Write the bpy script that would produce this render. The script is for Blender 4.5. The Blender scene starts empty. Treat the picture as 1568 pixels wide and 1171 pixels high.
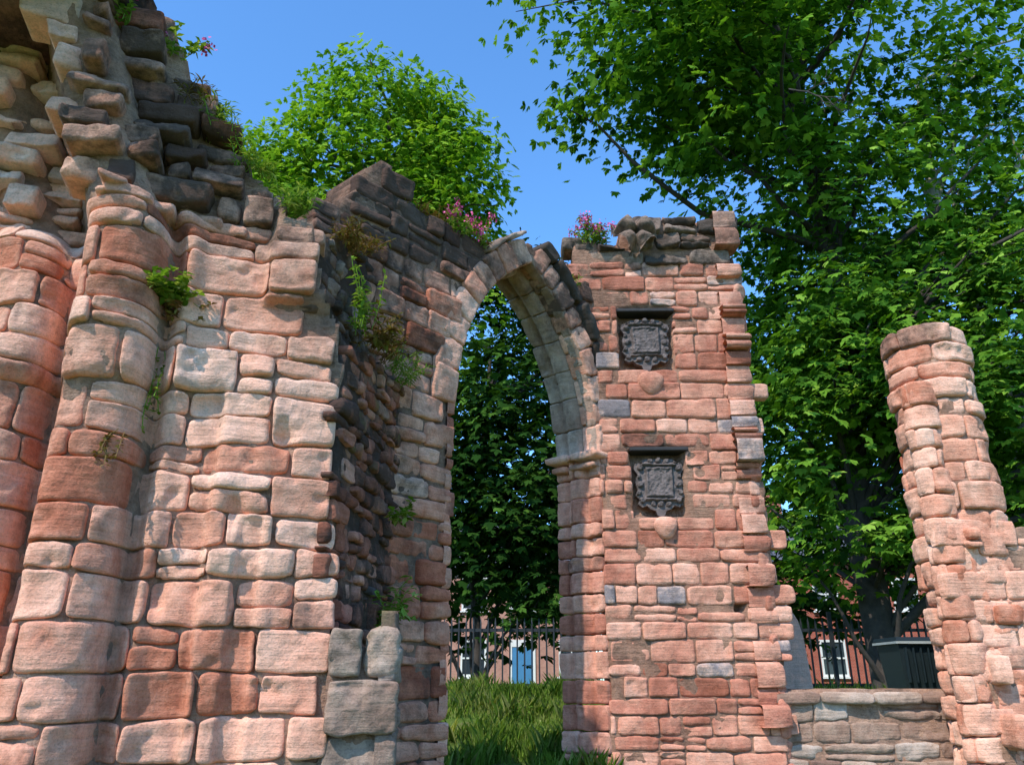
import bpy, math, random
import numpy as np
from mathutils import Vector
rad=math.radians
rng=np.random.default_rng(7)

# ---------------------------------------------------------------- noise
def _h(x,y,z):
    h=(x*374761393+y*668265263+z*1440662683)&0xffffffff
    h=((h^(h>>13))*1274126177)&0xffffffff
    return ((h^(h>>16))&0xffffffff)/4294967295.0
def vnoise(P):
    f=np.floor(P); i=f.astype(np.int64); w=P-f; w=w*w*(3-2*w)
    x,y,z=i[:,0],i[:,1],i[:,2]; a,b,c=w[:,0],w[:,1],w[:,2]
    def L(u,v,t): return u+(v-u)*t
    x0=L(L(_h(x,y,z),_h(x+1,y,z),a),L(_h(x,y+1,z),_h(x+1,y+1,z),a),b)
    x1=L(L(_h(x,y,z+1),_h(x+1,y,z+1),a),L(_h(x,y+1,z+1),_h(x+1,y+1,z+1),a),b)
    return L(x0,x1,c)*2-1
def fbm(P,sc,octs=3):
    P=np.asarray(P,float)*sc; o=0; am=1; t=0
    for k in range(octs):
        o=o+am*vnoise(P+k*17.3); t+=am; am*=.5; P=P*2.03
    return o/t
def sstep(a,b,x):
    t=np.clip((x-a)/(b-a),0,1); return t*t*(3-2*t)

# ---------------------------------------------------------------- helpers
COL=bpy.context.scene.collection
def mesh_obj(name,V,Fq,mat,tone=None,smooth=True,parent=None,mats=None,midx=None):
    V=np.asarray(V,np.float32)
    me=bpy.data.meshes.new(name)
    if isinstance(Fq,np.ndarray):
        n,k=Fq.shape
        me.vertices.add(len(V)); me.vertices.foreach_set('co',V.ravel())
        me.loops.add(n*k); me.loops.foreach_set('vertex_index',Fq.astype(np.int32).ravel())
        me.polygons.add(n); me.polygons.foreach_set('loop_start',np.arange(0,n*k,k,dtype=np.int32))
        me.update(calc_edges=True)
    else:
        me.from_pydata([tuple(v) for v in V],[],Fq); me.update()
    if tone is not None:
        a=me.color_attributes.new('tone','FLOAT_COLOR','POINT')
        t=np.ones((len(V),4),np.float32); t[:,:3]=tone
        a.data.foreach_set('color',t.ravel())
    if smooth: me.polygons.foreach_set('use_smooth',[True]*len(me.polygons))
    for m in (mats or [mat]): me.materials.append(m)
    if midx is not None: me.polygons.foreach_set('material_index',list(midx))
    o=bpy.data.objects.new(name,me); COL.objects.link(o)
    if parent: o.parent=parent
    return o
def empty(name):
    o=bpy.data.objects.new(name,None); COL.objects.link(o); return o
def inpoly(poly):
    P=np.array(poly,float)
    def f(s,z):
        s=np.asarray(s,float); z=np.asarray(z,float); r=np.zeros(s.shape,bool)
        n=len(P); j=n-1
        for i in range(n):
            xi,yi=P[i]; xj,yj=P[j]
            c=((yi>z)!=(yj>z))
            with np.errstate(divide='ignore',invalid='ignore'):
                r^= c&(s<(xj-xi)*(z-yi)/((yj-yi) if yj!=yi else 1e-9)+xi)
            j=i
        return r
    return f

# ---------------------------------------------------------------- masonry
def masonry(name,W,inside,s0,s1,z0,z1,hr,lr,mat,seed,res=.028,gap=.0035,prot=(-.014,.010),depth=.12,
            rnd=.016,rough=.012,tone=None,wav=.03,split=.15,holes=(),parent=None,wscale=1.3,miss=0.0,jit=.007,
            rigid=None,hollow=.12,tilt=.006,exact=False):
    R=np.random.default_rng(seed)
    VS=[];TS=[];FS=[];SK=[];OFF=[];n=0
    zb=[z0]
    while zb[-1]<z1-.02: zb.append(zb[-1]+R.uniform(*hr))
    def wv(k,s): return wav*(math.sin(s*wscale*2.1+k*1.7+seed)+.6*math.sin(s*wscale*5.3+k*2.9))*.5
    for k in range(len(zb)-1):
        s=s0 if exact else s0-R.uniform(0,lr[1]*.5)
        while s<s1-(.03 if exact else 0):
            w=R.uniform(*lr)*(1.25 if R.random()<.15 else 1); e=s+w
            if exact and s1-e<.11: e=s1
            parts=[(0,1)]
            h=zb[k+1]-zb[k]
            if R.random()<split and h>.13:
                m=R.uniform(.38,.62); parts=[(0,m),(m,1)]
            for (a,b) in parts:
                def zz(ss,f): return (zb[k]+wv(k,ss))*(1-f)+(zb[k+1]+wv(k+1,ss))*f
                c=[[s,zz(s,a)],[e,zz(e,a)],[s,zz(s,b)],[e,zz(e,b)]]
                cs=(s+e)/2; cz=(zz(cs,a)+zz(cs,b))/2
                if not inside(np.array([cs]),np.array([cz]))[0]: continue
                if R.random()<miss: continue
                lo_s,hi_s,lo_z,hi_z=s,e,min(c[0][1],c[1][1]),max(c[2][1],c[3][1]); drop=False
                for (hs0,hs1,hz0,hz1) in holes:
                    if lo_s<hs1 and hi_s>hs0 and lo_z<hz1 and hi_z>hz0:
                        opts=[(hi_s-hs0,'r'),(hs1-lo_s,'l'),(hi_z-hz0,'t'),(hz1-lo_z,'b')]
                        v,kd=min(opts)
                        if kd=='r': hi_s=hs0
                        if kd=='l': lo_s=hs1
                        if kd=='t': hi_z=hz0
                        if kd=='b': lo_z=hz1
                        if hi_s-lo_s<.05 or hi_z-lo_z<.04: drop=True
                if drop: continue
                c=[[max(min(x,hi_s),lo_s),max(min(y,hi_z),lo_z)] for x,y in c]
                g=gap*R.uniform(.5,1.8)
                j=lambda:R.normal(0,jit*.6)
                c=np.array([[c[0][0]+g+abs(j()),c[0][1]+g+abs(j())*.6],[c[1][0]-g-abs(j()),c[1][1]+g+abs(j())*.6],
                            [c[2][0]+g+abs(j()),c[2][1]-g-abs(j())*.6],[c[3][0]-g-abs(j()),c[3][1]-g-abs(j())*.6]])
                ww=c[1][0]-c[0][0]; hh=c[2][1]-c[0][1]
                if ww<.03 or hh<.025: continue
                nu=max(4,int(ww/res)); nv=max(4,int(hh/res))
                lu=np.linspace(-1,1,nu+1); lv=np.linspace(-1,1,nv+1)
                pu=.5*lu+.5*np.sin(lu*math.pi/2); pv=.5*lv+.5*np.sin(lv*math.pi/2)
                pu=np.concatenate([[-1],pu,[1]]); pv=np.concatenate([[-1],pv,[1]])
                p,q=np.meshgrid(pu,pv)
                sk=np.zeros(p.shape,bool); sk[0,:]=sk[-1,:]=True; sk[:,0]=sk[:,-1]=True
                r=min(rnd*R.uniform(.5,2.2),.42*min(ww,hh))
                ex=np.clip((1-abs(p))*ww/2/r,0,1); ey=np.clip((1-abs(q))*hh/2/r,0,1)
                fx=1-np.sqrt(1-(1-ex)**2); fy=1-np.sqrt(1-(1-ey)**2)
                pr=R.uniform(*prot)
                if rigid is not None: pr+=float(rigid(np.array([cs]),np.array([cz]))[0])
                d=pr-r*np.clip(fx+fy,0,1.3)*.9+R.normal(0,tilt)*p+R.normal(0,tilt)*q
                if R.random()<hollow: d=d-R.uniform(.01,.035)*(1-p**4)*(1-q**4)
                if R.random()<.25:
                    cp,cq=R.choice([-1,1]),R.choice([-1,1]); d=d-R.uniform(.01,.035)*np.clip(1-np.hypot(p-cp,(q-cq))/1.1,0,1)**1.3
                kk=(p**6)*(q**6)*min(.3,r/min(ww,hh)*.8)
                P=p*(1-kk); Q=q*(1-kk)
                bu=(P+1)/2; bv=(Q+1)/2
                S=(c[0][0]*(1-bu)+c[1][0]*bu)*(1-bv)+(c[2][0]*(1-bu)+c[3][0]*bu)*bv
                Z=(c[0][1]*(1-bu)+c[1][1]*bu)*(1-bv)+(c[2][1]*(1-bu)+c[3][1]*bu)*bv
                d=np.where(sk,(pr if rigid is not None else 0)-depth,d)
                V=np.stack([S.ravel(),Z.ravel(),d.ravel()],1)
                a_,b_=p.shape
                ii=(np.arange(a_-1)[:,None]*b_+np.arange(b_-1)[None,:]).ravel()+n
                FS.append(np.stack([ii,ii+1,ii+b_+1,ii+b_],1))
                VS.append(V); SK.append(sk.ravel()); OFF.append(np.full(len(V),R.uniform(0,50)))
                t=tone(cs,cz,R) if tone else (R.uniform(),0,0)
                TS.append(np.tile(np.array(t)[None,:],(len(V),1)))
                n+=len(V)
            s=e
    V=np.concatenate(VS);F=np.concatenate(FS);T=np.concatenate(TS);SK=np.concatenate(SK);OFF=np.concatenate(OFF)
    Q=V.copy(); Q[:,2]=OFF
    live=(~SK).astype(float)
    n1=fbm(Q,5,3); n2=fbm(Q+31,19,2)
    pit=np.clip(fbm(Q+77,9,2)-.22,0,1)
    V[:,2]+=live*(rough*1.3*n1+rough*.5*n2-pit*rough*4.0)
    V[:,0]+=.010*fbm(Q+5,9,2)*(rough/.014); V[:,1]+=.010*fbm(Q+11,9,2)*(rough/.014)
    X=W(V[:,0],V[:,1],V[:,2])
    return mesh_obj(name,X,F,mat,T,True,parent)

def core(name,W,inside,s0,s1,z0,z1,T,mat,res=.06,d0=-.026,parent=None,amp=.012,tone=(.5,.25,0),dfun=None,jitter=.3):
    ns=int((s1-s0)/res)+1; nz=int((z1-z0)/res)+1
    S,Z=np.meshgrid(s0+np.arange(ns+1)*res,z0+np.arange(nz+1)*res)
    cs=(S[:-1,:-1]+res/2); cz=(Z[:-1,:-1]+res/2)
    m=inside(cs.ravel(),cz.ravel()).reshape(cs.shape)
    nf=S.size
    P=np.stack([S.ravel(),Z.ravel(),np.zeros(nf)],1)
    jx=fbm(P+3,7,2)*res*jitter*2; jz=fbm(P+9,7,2)*res*jitter*2
    d=np.full(nf,d0)+amp*fbm(P,9,3)
    if dfun is not None: d=d+dfun(S.ravel(),Z.ravel())
    X1=W(P[:,0]+jx,P[:,1]+jz,d)
    X2=W(P[:,0]+jx,P[:,1]+jz,np.full(nf,-T)+.04*fbm(P+50,5,3))
    b=ns+1
    F=[]
    jj,ii=np.nonzero(m)
    a=jj*b+ii
    F.append(np.stack([a,a+1,a+b+1,a+b],1))
    F.append(np.stack([a+nf,a+b+nf,a+b+1+nf,a+1+nf],1))
    def edge(mask,p,q):
        j2,i2=np.nonzero(mask); a=j2*b+i2
        F.append(np.stack([a+p,a+q,a+q+nf,a+p+nf],1))
    mp=np.pad(m,1)
    edge(m&~mp[:-2,1:-1],1,0); edge(m&~mp[2:,1:-1],b,b+1)
    edge(m&~mp[1:-1,:-2],0,b); edge(m&~mp[1:-1,2:],b+1,1)
    F=np.concatenate(F); V=np.concatenate([X1,X2])
    used=np.zeros(len(V),bool); used[F.ravel()]=True
    idx=np.cumsum(used)-1
    return mesh_obj(name,V[used],idx[F],mat,np.tile(np.array(tone)[None,:],(used.sum(),1)),False,parent)

def planeW(A,ang,D=None):
    dx,dy=math.cos(ang),math.sin(ang); nx,ny=dy,-dx
    def W(s,z,d):
        if D is not None: d=d+D(s,z)
        return np.stack([A[0]+s*dx+d*nx,A[1]+s*dy+d*ny,z],1)
    return W

# ---------------------------------------------------------------- materials
def newmat(name):
    m=bpy.data.materials.new(name); m.use_nodes=True; nt=m.node_tree; nt.nodes.clear()
    o=nt.nodes.new('ShaderNodeOutputMaterial'); return m,nt,o
def N(nt,t,**k):
    n=nt.nodes.new(t)
    for a,b in k.items():
        if a=='inp':
            for x,y in b.items(): n.inputs[x].default_value=y
        else: setattr(n,a,b)
    return n
def ramp(nt,src,stops,interp='LINEAR'):
    r=N(nt,'ShaderNodeValToRGB'); r.color_ramp.interpolation=interp
    while len(r.color_ramp.elements)<len(stops): r.color_ramp.elements.new(.5)
    for e,(p,c) in zip(r.color_ramp.elements,stops):
        e.position=p; e.color=(c[0],c[1],c[2],1) if hasattr(c,'__len__') else (c,c,c,1)
    nt.links.new(src,r.inputs[0]); return r.outputs[0]
def mix(nt,f,a,b,bt='MIX'):
    m=N(nt,'ShaderNodeMix',data_type='RGBA',blend_type=bt)
    for s,v in ((0,f),(6,a),(7,b)):
        if hasattr(v,'node'): nt.links.new(v,m.inputs[s])
        else: m.inputs[s].default_value=v if s==0 else (v[0],v[1],v[2],1)
    return m.outputs[2]
def math_(nt,op,a,b=0.0):
    m=N(nt,'ShaderNodeMath',operation=op)
    for s,v in ((0,a),(1,b)):
        if hasattr(v,'node'): nt.links.new(v,m.inputs[s])
        else: m.inputs[s].default_value=v
    return m.outputs[0]
def noise(nt,vec,sc,det=4,rough=.6,mapsc=None):
    if mapsc:
        mp=N(nt,'ShaderNodeMapping'); mp.inputs['Scale'].default_value=mapsc
        nt.links.new(vec,mp.inputs[0]); vec=mp.outputs[0]
    n=N(nt,'ShaderNodeTexNoise',inp={'Scale':sc,'Detail':det,'Roughness':rough})
    nt.links.new(vec,n.inputs['Vector']); return n
def stone_mat(name,stops,dark=(.050,.040,.035),moss=(.16,.13,.05),bump=.65,stain=1.0):
    m,nt,o=newmat(name)
    tc=N(nt,'ShaderNodeTexCoord').outputs['Object']
    at=N(nt,'ShaderNodeAttribute',attribute_name='tone')
    sp=N(nt,'ShaderNodeSeparateColor'); nt.links.new(at.outputs['Color'],sp.inputs[0])
    nA=noise(nt,tc,1.3,4,.65); nB=noise(nt,tc,6.5,5,.7)
    sa=N(nt,'ShaderNodeSeparateColor'); nt.links.new(nA.outputs['Color'],sa.inputs[0])
    sb=N(nt,'ShaderNodeSeparateColor'); nt.links.new(nB.outputs['Color'],sb.inputs[0])
    n2=noise(nt,tc,75,2,.7).outputs['Fac']
    bed=noise(nt,tc,2.5,3,.6,(1,1,13)).outputs['Fac']
    strk=noise(nt,tc,3.2,4,.65,(1,1,.22)).outputs['Fac']
    r=math_(nt,'ADD',sp.outputs[0],math_(nt,'MULTIPLY',math_(nt,'SUBTRACT',sa.outputs[0],.5),1.0))
    r=math_(nt,'ADD',r,math_(nt,'MULTIPLY',math_(nt,'SUBTRACT',sb.outputs[0],.5),.6))
    c=ramp(nt,r,stops)
    c=mix(nt,1.0,c,ramp(nt,sb.outputs[1],[(.28,.72),(.5,1.0),(.72,1.0)]),'MULTIPLY')
    c=mix(nt,1.0,c,ramp(nt,bed,[(.3,.84),(.55,1.0)]),'MULTIPLY')
    c=mix(nt,1.0,c,ramp(nt,n2,[(.3,.76),(.5,1.0)]),'MULTIPLY')
    c=mix(nt,1.0,c,ramp(nt,strk,[(.30,.74),(.5,1.0)]),'MULTIPLY')
    c=mix(nt,1.0,c,(1.16,1.15,1.13),'MULTIPLY')
    st=math_(nt,'ADD',math_(nt,'MULTIPLY',sa.outputs[1],.35),math_(nt,'MULTIPLY',sb.outputs[2],.40))
    st=math_(nt,'ADD',st,math_(nt,'MULTIPLY',strk,.25))
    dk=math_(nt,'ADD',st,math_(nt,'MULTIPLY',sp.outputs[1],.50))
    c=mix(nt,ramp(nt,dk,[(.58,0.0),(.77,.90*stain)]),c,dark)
    ml=math_(nt,'ADD',math_(nt,'MULTIPLY',sa.outputs[2],.6),math_(nt,'MULTIPLY',nB.outputs['Fac'],.4))
    c=mix(nt,ramp(nt,math_(nt,'ADD',ml,math_(nt,'MULTIPLY',sp.outputs[2],.5)),[(.66,0.0),(.80,.75)]),c,moss)
    b=N(nt,'ShaderNodeBsdfDiffuse',inp={'Roughness':.6})
    nt.links.new(c,b.inputs['Color'])
    h=math_(nt,'ADD',noise(nt,tc,26,5,.72).outputs['Fac'],math_(nt,'MULTIPLY',bed,.7))
    bp=N(nt,'ShaderNodeBump',inp={'Strength':bump,'Distance':.03}); nt.links.new(h,bp.inputs['Height'])
    nt.links.new(bp.outputs[0],b.inputs['Normal']); nt.links.new(b.outputs[0],o.inputs[0]); return m
PINK=[(0.0,(.36,.105,.06)),(.22,(.54,.20,.12)),(.45,(.70,.345,.235)),(.68,(.82,.475,.345)),(.88,(.82,.52,.40)),(1.0,(.66,.47,.39))]
M_pink=stone_mat('sandstone_pink',PINK)
M_red=stone_mat('sandstone_red',[(0.0,(.30,.10,.06)),(.3,(.50,.195,.13)),(.55,(.66,.325,.225)),(.8,(.79,.465,.35)),(.93,(.50,.36,.31)),(1.0,(.28,.23,.23))])
M_grey=stone_mat('sandstone_grey',[(0.0,(.20,.115,.09)),(.3,(.34,.21,.155)),(.6,(.47,.33,.255)),(1.0,(.48,.39,.335))])
M_core=stone_mat('rubble_core',[(0.0,(.26,.12,.08)),(.5,(.44,.26,.18)),(1.0,(.52,.37,.29))],bump=.9)

def plain(name,col,rough=.8,var=.25,sc=12,bump=.2,metal=0):
    m,nt,o=newmat(name); tc=N(nt,'ShaderNodeTexCoord').outputs['Object']
    n=noise(nt,tc,sc,5,.65).outputs['Fac']
    c=mix(nt,1.0,col,ramp(nt,n,[(.25,1-var),(.75,1+var*.5)]),'MULTIPLY')
    b=N(nt,'ShaderNodeBsdfPrincipled',inp={'Roughness':rough,'Metallic':metal}); nt.links.new(c,b.inputs['Base Color'])
    bp=N(nt,'ShaderNodeBump',inp={'Strength':bump,'Distance':.02}); nt.links.new(n,bp.inputs['Height'])
    nt.links.new(bp.outputs[0],b.inputs['Normal']); nt.links.new(b.outputs[0],o.inputs[0]); return m
def leaf_mat(name,stops,trans=.3):
    m,nt,o=newmat(name)
    at=N(nt,'ShaderNodeAttribute',attribute_name='tone')
    sp=N(nt,'ShaderNodeSeparateColor'); nt.links.new(at.outputs['Color'],sp.inputs[0])
    c=ramp(nt,sp.outputs[0],stops)
    d=N(nt,'ShaderNodeBsdfDiffuse'); nt.links.new(c,d.inputs['Color'])
    t=N(nt,'ShaderNodeBsdfTranslucent')
    c2=mix(nt,1.0,c,(1.4,1.5,.5),'MULTIPLY'); nt.links.new(c2,t.inputs[0])
    mx=N(nt,'ShaderNodeMixShader'); mx.inputs[0].default_value=trans
    nt.links.new(d.outputs[0],mx.inputs[1]); nt.links.new(t.outputs[0],mx.inputs[2]); nt.links.new(mx.outputs[0],o.inputs[0]); return m
M_leaf=leaf_mat('leaf_chestnut',[(0,(.018,.055,.008)),(.4,(.055,.135,.014)),(.75,(.15,.29,.03)),(1,(.29,.45,.07))])
M_leafA=leaf_mat('leaf_lime',[(0,(.05,.12,.012)),(.5,(.15,.29,.025)),(1,(.30,.44,.05))],.35)
M_leafShade=leaf_mat('leaf_shaded',[(0,(.010,.032,.007)),(.5,(.022,.058,.010)),(1,(.08,.17,.025))],.2)  # leaf colour darkened to stand in for shade behind the ruin
M_weed=leaf_mat('leaf_weed',[(0,(.09,.16,.02)),(.5,(.19,.31,.045)),(1,(.36,.38,.13))],.3)
M_dry=leaf_mat('leaf_dry',[(0,(.12,.06,.025)),(.5,(.20,.12,.05)),(1,(.18,.19,.05))],.2)
M_flower=plain('flower_pink',(.65,.06,.24),.6,.2,40,0)
M_bark=plain('bark',(.055,.042,.034),.95,.5,9,.8)
M_barkp=plain('bark_pale',(.32,.28,.22),.95,.4,9,.6)
M_slate=plain('slate_carved',(.15,.115,.105),.9,.7,14,.9)
M_slatel=plain('slate_lintel',(.03,.026,.026),.8,.4,18,.5)
M_iron=plain('iron_painted',(.016,.018,.02),.5,.2,30,.1)
M_bin=plain('bin_dark_green',(.012,.02,.022),.45,.2,10,.05)
M_rim=plain('bin_rim_pale',(.35,.36,.33),.6,.2,10,.05)
M_white=plain('paint_white',(.75,.75,.72),.5,.08,5,.02)
M_glass=plain('window_glass',(.03,.04,.05),.08,.1,3,0)
M_blue=plain('door_blue',(.06,.22,.42),.5,.1,5,0)
M_roof=plain('roof_slate',(.10,.10,.115),.7,.3,6,.3)
def brick_mat(name,c1,c2):
    m,nt,o=newmat(name); tc=N(nt,'ShaderNodeTexCoord').outputs['Object']
    mp=N(nt,'ShaderNodeMapping'); mp.inputs['Rotation'].default_value=(rad(90),0,0); nt.links.new(tc,mp.inputs[0])
    br=N(nt,'ShaderNodeTexBrick',inp={'Color1':(*c1,1),'Color2':(*c2,1),'Mortar':(.4,.33,.28,1),'Scale':4.4,'Mortar Size':.012})
    nt.links.new(mp.outputs[0],br.inputs['Vector'])
    c=mix(nt,1.0,br.outputs[0],ramp(nt,noise(nt,tc,1.5,5).outputs['Fac'],[(.3,.8),(.7,1.1)]),'MULTIPLY')
    b=N(nt,'ShaderNodeBsdfDiffuse'); nt.links.new(c,b.inputs['Color']); nt.links.new(b.outputs[0],o.inputs[0]); return m
M_brick=brick_mat('brick_red',(.42,.11,.07),(.34,.085,.055))
M_brickp=brick_mat('brick_pinkish',(.50,.26,.20),(.42,.21,.16))
def ground_mat():
    m,nt,o=newmat('grass_ground'); tc=N(nt,'ShaderNodeTexCoord').outputs['Object']
    c=ramp(nt,noise(nt,tc,3,8,.7).outputs['Fac'],[(.3,(.06,.09,.02)),(.5,(.12,.18,.035)),(.62,(.19,.19,.07)),(.75,(.24,.18,.12))])
    c=mix(nt,1.0,c,ramp(nt,noise(nt,tc,60,3,.7).outputs['Fac'],[(.3,.6),(.7,1.2)]),'MULTIPLY')
    b=N(nt,'ShaderNodeBsdfDiffuse'); nt.links.new(c,b.inputs['Color'])
    bp=N(nt,'ShaderNodeBump',inp={'Strength':.8,'Distance':.06}); nt.links.new(noise(nt,tc,25,6,.7).outputs['Fac'],bp.inputs['Height'])
    nt.links.new(bp.outputs[0],b.inputs['Normal']); nt.links.new(b.outputs[0],o.inputs[0]); return m
M_ground=ground_mat()

# ---------------------------------------------------------------- ground
def gh(x,y):
    x=np.asarray(x,float); y=np.asarray(y,float)
    h=.62*sstep(2,8,y)+.80*sstep(8.2,14,y)
    h=np.maximum(h,1.38*sstep(8.9,9.3,y)*sstep(2.4,3.0,x))
    near=np.exp(-((y-8)/14)**2)
    return h+near*.07*fbm(np.stack([x.ravel(),y.ravel(),0*x.ravel()],1),1.1,3).reshape(x.shape)
def axis():
    a=np.concatenate([-np.geomspace(400,22,22),np.linspace(-20,20,161),np.geomspace(22,400,22)]); return a
X,Y=np.meshgrid(axis(),axis()+8)
V=np.stack([X.ravel(),Y.ravel(),gh(X,Y).ravel()],1)
b=X.shape[1]; ii=(np.arange(X.shape[0]-1)[:,None]*b+np.arange(b-1)[None,:]).ravel()
mesh_obj('ground',V,np.stack([ii,ii+1,ii+b+1,ii+b],1),M_ground)

# ---------------------------------------------------------------- LEFT WALL
A=(-1.1,5.0); AL=rad(15)
def cshaft(z): return -1.49-.34*np.clip(z-4.35,0,9)
def DL(s,z):
    c=cshaft(z); b1=np.sqrt(np.clip(.27**2-(s-c)**2,0,1))*1.0
    c2=-2.05-.30*np.clip(z-4.0,0,9); b2=np.sqrt(np.clip(.22**2-(s-c2)**2,0,1))*1.1
    rec=-.22*sstep(c-.18,c-.30,s)
    rec2=-.30*sstep(4.25,4.6,z)*sstep(c-.2,c-.4,s)
    gro=-.11*np.exp(-((s-(c+.30))/.05)**2)
    sh=.05*np.exp(-((s-(c+.42))/.06)**2)
    flare=.30*sstep(4.4,6.2,z)*sstep(-.9,-1.6,s)
    blk=.10*sstep(3.98,4.03,z)*sstep(-.62,-.57,s)
    s2=-.09*sstep(-.74,-.79,s)*sstep(3.4,3.25,z)
    s3=-.06*sstep(-.42,-.46,s)*sstep(2.6,2.5,z)*sstep(-.6,-.56,s)
    hol=-.10*np.exp(-((s+.38)/.06)**2-((z-3.05)/.09)**2)-.09*np.exp(-((s+.62)/.05)**2-((z-2.55)/.12)**2)-.10*np.exp(-((s+1.02)/.07)**2-((z-2.1)/.16)**2)
    bat=.05*np.sin(s*4.1+1)*np.sin(z*1.7)
    return b1+b2+rec+rec2+flare+blk+s2+s3+gro+sh+bat+hol
LW=planeW(A,AL,DL); LW0=planeW(A,AL)
polyL=[(-3.6,6.7),(-2.9,6.5),(-2.37,6.18),(-2.07,6.15),(-1.91,5.98),(-1.7,5.9),(-1.6,6.09),(-1.46,6.09),(-1.29,5.68),(-1.18,5.43),(-1.02,5.33),(-.91,5.10),(-.74,5.0),(-.57,4.88),(-.50,4.72),(-.32,4.66),(-.30,4.4),(-.22,4.1),(-.08,3.85),(-.04,3.4),(-.10,3.2),(-.10,2.9),(-.01,2.65),(-.04,2.4),(.02,1.8),(.03,-.1),(-3.6,-.1)]
inL=inpoly(polyL)
def toneL(s,z,R):
    r=np.clip(R.normal(.56,.10),0,1); g=.02
    if s>-1.2 and s<-.5 and z<2.2: r=np.clip(R.normal(.34,.12),0,1)
    if s<-1.25 and z<4.2: r=np.clip(R.normal(.42,.11),0,1); g=.10
    if R.random()<.08: r=R.uniform(.15,.35)
    g+=.34*float(sstep(4.1,5.0,np.array(z)))+(.16 if R.random()<.08 else 0)+ (.18 if s>-.6 and z>4.0 else 0)
    if s>-1.6 and z>4.6: g+=.14
    if s<-1.95 and z>4.3: r=R.uniform(.65,1.0); g=.14
    return (r,g,.08 if R.random()<.10 else 0.0)
wall=empty('ruined_sandstone_wall')
lower=lambda s,z: inL(s,z)&(z<4.55)
upper=lambda s,z: inL(s,z)&(z>=4.45)
masonry('ashlar_face',LW,lower,-3.6,.12,0,4.5,(.17,.32),(.22,.54),M_pink,17,res=.016,tone=toneL,parent=wall,wav=.035,split=.26,rough=.016,prot=(-.020,.016),rnd=.016,gap=.0026,hollow=.18,jit=.009,tilt=.007,
        holes=[(.04,2,-1,2.7),(-.05,2,2.7,3.5),(-.10,2,3.5,3.9),(-.26,2,3.9,4.7)])
masonry('broken_upper_face',LW0,upper,-3.6,.12,4.48,6.8,(.11,.21),(.16,.42),M_pink,12,res=.018,tone=toneL,parent=wall,wav=.02,split=.25,rough=.020,prot=(-.07,.06),rnd=.018,jit=.02,gap=.003,depth=.3,rigid=DL,tilt=.018)
core('wall_core',LW,inL,-3.6,.0,-.1,6.75,1.45,M_core,parent=wall,d0=-.052,res=.04,amp=.02,dfun=lambda s,z:-.06*sstep(4.4,4.8,z))
SW=planeW((-4.1,3.62),rad(3))  # overhang above the frame, added and sized to shade the upper-left wall
polyS=[(0,5.75),(.8,5.78),(1.45,5.95),(1.5,6.3),(1.2,6.55),(0,6.7)]
masonry('shade_overhang_stones',SW,inpoly(polyS),0,1.6,5.7,6.7,(.12,.22),(.2,.4),M_pink,13,tone=toneL,parent=wall,rough=.03,res=.03)
core('shade_overhang_core',SW,inpoly(polyS),0,1.6,5.7,6.8,.95,M_core,parent=wall,res=.07,tone=(.4,.45,0))
ang=math.atan2(1.54,.18)
SDW=planeW((-1.12,5.0),ang)
def toneD(s,z,R): return (np.clip(R.normal(.26,.14),0,1),.30+R.uniform(-.1,.28),.30 if z>3 else .05)  # side faces toned dark to carry their shade; moss higher up
side=[(.06,-.1),(1.6,-.1),(1.6,4.05),(1.1,3.95),(.6,3.9),(.2,3.75),(.06,3.6)]
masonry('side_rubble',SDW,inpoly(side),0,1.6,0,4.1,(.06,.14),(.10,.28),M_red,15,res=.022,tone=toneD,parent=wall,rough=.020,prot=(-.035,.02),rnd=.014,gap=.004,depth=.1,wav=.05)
core('side_core',SDW,inpoly(side),-.0,1.6,-.1,4.1,.45,M_core,parent=wall,res=.07,tone=(.2,.5,.1),d0=-.04)
SDU=planeW((-1.36,5.05),ang)
sideu=[(0,3.6),(1.6,3.6),(1.6,5.5),(1.2,5.15),(.7,4.85),(.3,4.75),(0,4.6)]
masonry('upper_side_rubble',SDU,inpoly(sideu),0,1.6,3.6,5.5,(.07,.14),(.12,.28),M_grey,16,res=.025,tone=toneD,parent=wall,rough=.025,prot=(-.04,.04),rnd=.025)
core('upper_side_core',SDU,inpoly(sideu),0,1.6,3.6,5.5,.45,M_core,parent=wall,res=.07,tone=(.4,.6,.3),d0=-.03)

stub=empty('broken_buttress')
STW=planeW((-1.08,4.93),rad(8))
def toneS(s,z,R): return (np.clip(R.normal(.5,.15),0,1),.22+R.uniform(0,.2),.2)
poly=[(-.1,-.2),(.55,-.2),(.55,2.0),(-.1,2.0)]
masonry('front_blocks',STW,inpoly(poly),.0,.43,.02,1.88,(.20,.30),(.20,.43),M_grey,25,res=.015,tone=toneS,parent=stub,rough=.028,prot=(-.03,.05),rnd=.028,wav=.03,exact=True)
core('core',STW,lambda s,z:(s<.40)&(z<1.82),0,.42,-.1,1.85,.50,M_core,parent=stub,res=.05,tone=(.4,.4,.2),d0=-.06)
ST2=planeW((-1.08+.42*math.cos(rad(8)),4.93+.42*math.sin(rad(8))),rad(98))
masonry('side_blocks',ST2,inpoly(poly),0,.5,.02,1.86,(.17,.27),(.2,.4),M_grey,22,res=.025,tone=toneS,parent=stub,rough=.025,exact=True)

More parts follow.
